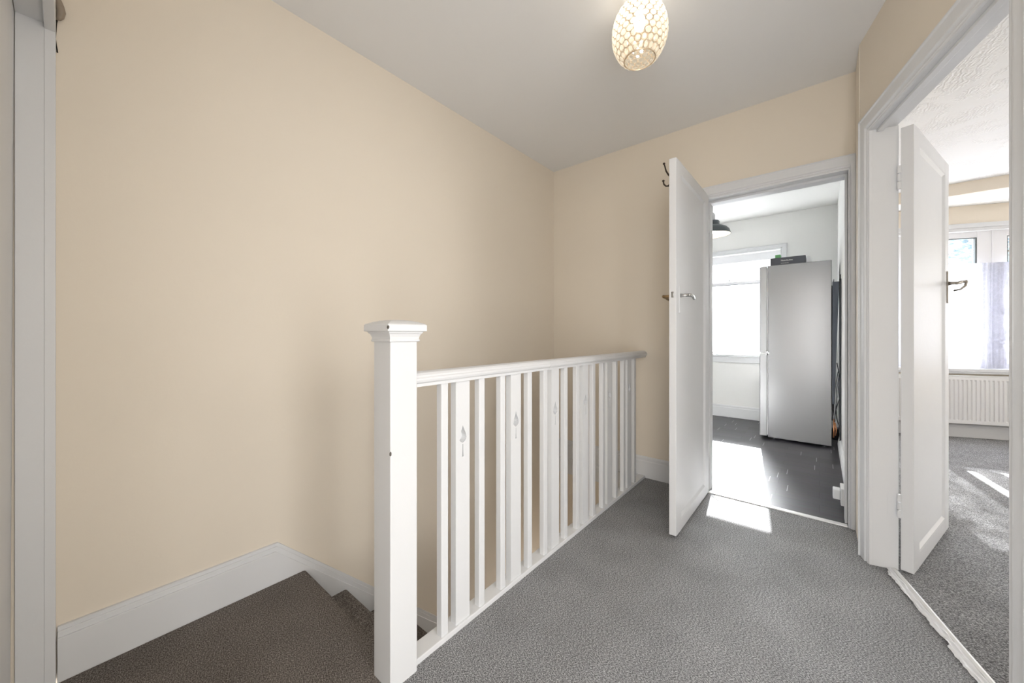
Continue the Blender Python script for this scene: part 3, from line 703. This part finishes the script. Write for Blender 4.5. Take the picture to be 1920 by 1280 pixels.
sk = thing('wall_socket', 'white plastic socket box with plug low on the kitchen right wall', 'socket', (.13, 3.05, 0))
obj('socket_box', boxes([(.098, .131, 3.00, 3.12, .022, .125)]), M['plastic'], sk, bevel=.003)
obj('plug', boxes([(.062, .098, 3.03, 3.09, .045, .105)]), M['plastic'], sk, bevel=.005)

# ------------------------------------------------------------------ bedroom window, net curtain, radiator
bw = thing('window_2', None, None, bay(.5, -.06, WB)); bw['kind'] = 'structure'
def bbox(bm, *b): box(bm, *b, f=bay)
bm = bmesh.new(); TR0, TR1 = 1.745, 1.785; F0, F1 = -.09, -.03
GT = 2.06
mull = [(-.83, -.76), (-.42, -.33), (.242, .47), (1.05, 1.28), (1.9, 2.3)]
for a, b in mull: bbox(bm, a, b, F0, F1, WB, WH)
bbox(bm, S0, S1, F0+.002, F1-.002, GT, WH); bbox(bm, S0, S1, F0-.002, F1-.003, TR0, TR1); bbox(bm, S0, S1, F0+.003, F1-.002, WB, WB+.06)
bbox(bm, .35, .362, F1, F1+.008, WB, WH-.04)
obj('window_frame', bm, M['upvc'], bw, bevel=.004)
bm = bmesh.new()
for (a, b), (c, d) in zip(mull, mull[1:]):
    bbox(bm, b, c, -.063, -.057, WB+.06, TR0); bbox(bm, b, c, -.063, -.057, TR1, GT)
obj('pane', bm, M['glass'], bw)
bm = bmesh.new()
for (a, b), (c, d) in zip(mull, mull[1:]):
    for q in ((c-.012, c), (b, b+.006)): bbox(bm, q[0], q[1], -.056, -.032, TR1, GT)
    bbox(bm, b, c, -.056, -.034, GT-.008, GT)
obj('gasket', bm, M['grey'], bw)
bm = bmesh.new(); bbox(bm, S0, S1, -.03, .05, WB-.028, WB+.003); bbox(bm, S0, S1, -.002, .03, WB-.05, WB-.028)
obj('window_sill', bm, M['white'], bw, bevel=.005)
bm = bmesh.new(); bbox(bm, S0, S1, -.005, .022, WH-.015, WH+.03); bbox(bm, S0, S1, -.03, .012, WH-.05, WH-.015)
struct(obj('trim_8', bm, M['white'], bevel=.004))
# curtain wire + nets
bm = bmesh.new(); tube(bm, [bay(S0, .010, 1.772), bay(.6, .010, 1.768), bay(S1, .010, 1.772)], .003, 8)
tag(obj('curtain_wire', bm, M['plastic']), 'thin white curtain wire across the bay window', 'curtain rail')
def net(s0, s1, name, label, holes=(), amp=.012, freq=60, gather=None):
    bm = bmesh.new(); n = int((s1-s0)/.006); mz = 60; g = []
    for i in range(n+1):
        s = s0+(s1-s0)*i/n; col = []
        for j in range(mz+1):
            v = j/mz; z = WB+.012+(1.785-WB-.012)*v
            am = amp*(.6+.6*noise.noise(Vector((s*5, v*1.5, 2))))
            ph = s*freq + 2.2*noise.noise(Vector((s*3, v*1.3, 7)))
            d = .036+am*math.sin(ph)+ .004*math.sin(ph*2.7)
            ss = s
            if gather: ss = s + gather(s, v)
            col.append(bm.verts.new(bay(ss, max(d, .018), z)))
        g.append(col)
    for i in range(n):
        s = s0+(s1-s0)*(i+.5)/n
        for j in range(mz):
            z = WB+.012+(1.785-WB-.012)*(j+.5)/mz
            if any(h0 <= s+(z-h2)*sl <= h1 and h2 <= z <= h3 for h0, h1, h2, h3, sl in holes): continue
            bm.faces.new((g[i][j], g[i+1][j], g[i+1][j+1], g[i][j+1]))
    for v in [v for v in bm.verts if not v.link_faces]: bm.verts.remove(v)
    o = obj(name, bm, M['net'], smooth=True); tag(o, label, 'net curtain', 'net curtains in the bay window'); return o
net(-.82, .28, 'net_curtain', 'sunlit white lace net curtain left of the window post', holes=[(-.405, -.30, .78, 1.22, 0), (-.14, -.045, .77, .90, 0)], amp=.004, freq=40)
net(.285, 1.6, 'net_curtain', 'folded lavender-white lace net curtain right over the window post', amp=.016, freq=55)
# radiator
rd = thing('radiator', 'white ribbed panel radiator under the bedroom bay window', 'radiator', bay(.55, .08, .15))
ra0, ra1 = -.55, 1.35
bm = bmesh.new()
prof = []; sp = .0333; s = ra0+.02
prof.append((ra0, .09)); prof.append((ra0+.01, .095))
while s < ra1-.03:
    prof += [(s, .095), (s+.004, .095), (s+.009, .086), (s+.021, .086), (s+.026, .095)]; s += sp
prof += [(ra1-.01, .095), (ra1, .09)]
zb_, zt_ = .165, .625
back_ = [(ra1, .075), (ra0, .075)]
poly = prof + back_
def ringz(z, k=None):
    return [bm.verts.new(bay(a, d if k is None else k(a, d), z)) for a, d in poly]
flat = lambda a, d: .075 if d < .08 else .0945
rings = [ringz(.150, lambda a, d: .075 if d < .08 else .088), ringz(.156, flat), ringz(.185, flat), ringz(.197), ringz(.588), ringz(.600, flat), ringz(.624, flat), ringz(.634, lambda a, d: .075 if d < .08 else .090)]
for r0, r1 in zip(rings, rings[1:]):
    for i in range(len(poly)): bm.faces.new((r0[i], r0[(i+1) % len(poly)], r1[(i+1) % len(poly)], r1[i]))
bm.faces.new(rings[0][::-1]); bm.faces.new(rings[-1])
obj('front_panel', bm, M['rad'], rd)
bm = bmesh.new(); bbox(bm, ra0, ra1, .028, .042, .15, .634); obj('rear_panel', bm, M['rad'], rd)
bm = bmesh.new(); bbox(bm, ra0, ra1, .028, .096, .634, .640); obj('top_grille', bm, M['rad'], rd)
for a in (ra0+.2, ra1-.2):
    bm = bmesh.new(); bbox(bm, a, a+.03, 0, .03, .2, .58); obj('bracket', bm, M['rad'], rd)
for a in (ra0-.03, ra1+.03):
    bm = bmesh.new(); tube(bm, [bay(a, .06, 0), bay(a, .06, .17)], .008, 10); tube(bm, [bay(a, .06, .17), bay(a, .06, .24)], .017, 14); tube(bm, [bay(a, .06, .18), bay(a+(.03 if a < 0 else -.03), .06, .18)], .009, 10)
    obj('valve', bm, M['plastic'], rd)

# ------------------------------------------------------------------ tree outside
tr = thing('garden_tree', 'pale leafy tree outside the bedroom bay window', 'tree', (3.2, 12.5, -3))
bm = bmesh.new()
tube(bm, [(3.2, 12.5, -3), (3.15, 12.5, 0), (3.3, 12.4, 2.5), (3.2, 12.5, 4.5)], [.22, .18, .13, .06], 12)
for k in range(9):
    a = k*2.4; z = 1+k*.4
    tube(bm, [(3.2, 12.5, z), (3.2+math.cos(a)*.9, 12.5+math.sin(a)*.9, z+.7), (3.2+math.cos(a)*1.6, 12.5+math.sin(a)*1.6, z+1.1)], [.06, .035, .015], 7)
obj('trunk', bm, M['bark'], tr)
bm = bmesh.new(); rnd = random.Random(3)
for k in range(5200):
    u = rnd.random()*2*PI; v = math.acos(rnd.uniform(-1, 1)); rr = 2.1*rnd.random()**.4
    c = Vector((3.2+rr*math.sin(v)*math.cos(u), 12.5+rr*math.sin(v)*math.sin(u), 2.9+1.15*rr*math.cos(v)))
    R = Matrix.Rotation(rnd.random()*6, 4, 'Z') @ Matrix.Rotation(rnd.random()*3, 4, 'X')
    L = rnd.uniform(.05, .09)
    vs = [bm.verts.new(c + (R @ Vector(p))*L) for p in ((-1, 0, 0), (-.2, .5, .1), (1, 0, 0), (-.2, -.5, .1))]
    bm.faces.new(vs)
obj('foliage', bm, M['leaf'], tr)

# ------------------------------------------------------------------ light
w = bpy.data.worlds.new('daylight'); bpy.context.scene.world = w; w.use_nodes = True
bg = w.node_tree.nodes['Background']; bg.inputs[0].default_value = (1.0, .995, .985, 1); bg.inputs[1].default_value = 4.0
sun = bpy.data.lights.new('sun', 'SUN'); sun.energy = 26; sun.angle = math.radians(.6); sun.color = (1, .97, .92)
so = bpy.data.objects.new('sun', sun); C.objects.link(so); so.location = (0, 20, 12)
so.rotation_euler = Vector((.128, -1, -.63)).to_track_quat('-Z', 'Y').to_euler()
hz = bpy.data.lights.new('hazy_sky_glow', 'SUN'); hz.energy = 13; hz.angle = math.radians(34); hz.color = (1, .99, .97)
ho = bpy.data.objects.new('hazy_sky_glow', hz); C.objects.link(ho); ho.location = (2, 20, 8)
ho.rotation_euler = Vector((.04, -1, -.36)).to_track_quat('-Z', 'Y').to_euler()
def portal(loc, rot, sx, sy):
    l = bpy.data.lights.new('portal', 'AREA'); l.shape = 'RECTANGLE'; l.size = sx; l.size_y = sy; l.cycles.is_portal = True
    o = bpy.data.objects.new('portal', l); C.objects.link(o); o.location = loc; o.rotation_euler = rot
portal((-1.2, 5.66, 1.44), (-PI/2, 0, 0), 1.75, 1.3)
portal(bay(.73, -.16, 1.44), (-PI/2, 0, math.atan2(EX[1], EX[0])), 3.2, 1.5)
portal((3.42, 3.15, 1.47), (0, PI/2, 0), 1.15, 1.5)
portal((.25, -.18, 1.05), (PI/2, 0, 0), .70, 2.1)
portal(ang(2.20, .1, 1.05), (PI/2, 0, math.atan2(N[1], N[0])+PI/2), .60, 2.1)

# ------------------------------------------------------------------ camera
cam = bpy.data.cameras.new('camera'); co = bpy.data.objects.new('camera', cam); C.objects.link(co)
cam.sensor_width = 36; cam.sensor_fit = 'HORIZONTAL'; cam.lens = 692.7/1920*36; cam.shift_y = -14/1920; cam.clip_start = .01
co.location = (0, 0, 1.064); co.rotation_euler = (PI/2, 0, math.radians(39.8))
S = bpy.context.scene; S.camera = co
S.view_settings.view_transform = 'Standard'; S.view_settings.look = 'None'; S.view_settings.gamma = 1; S.view_settings.use_curve_mapping = False
S.view_settings.exposure = .78
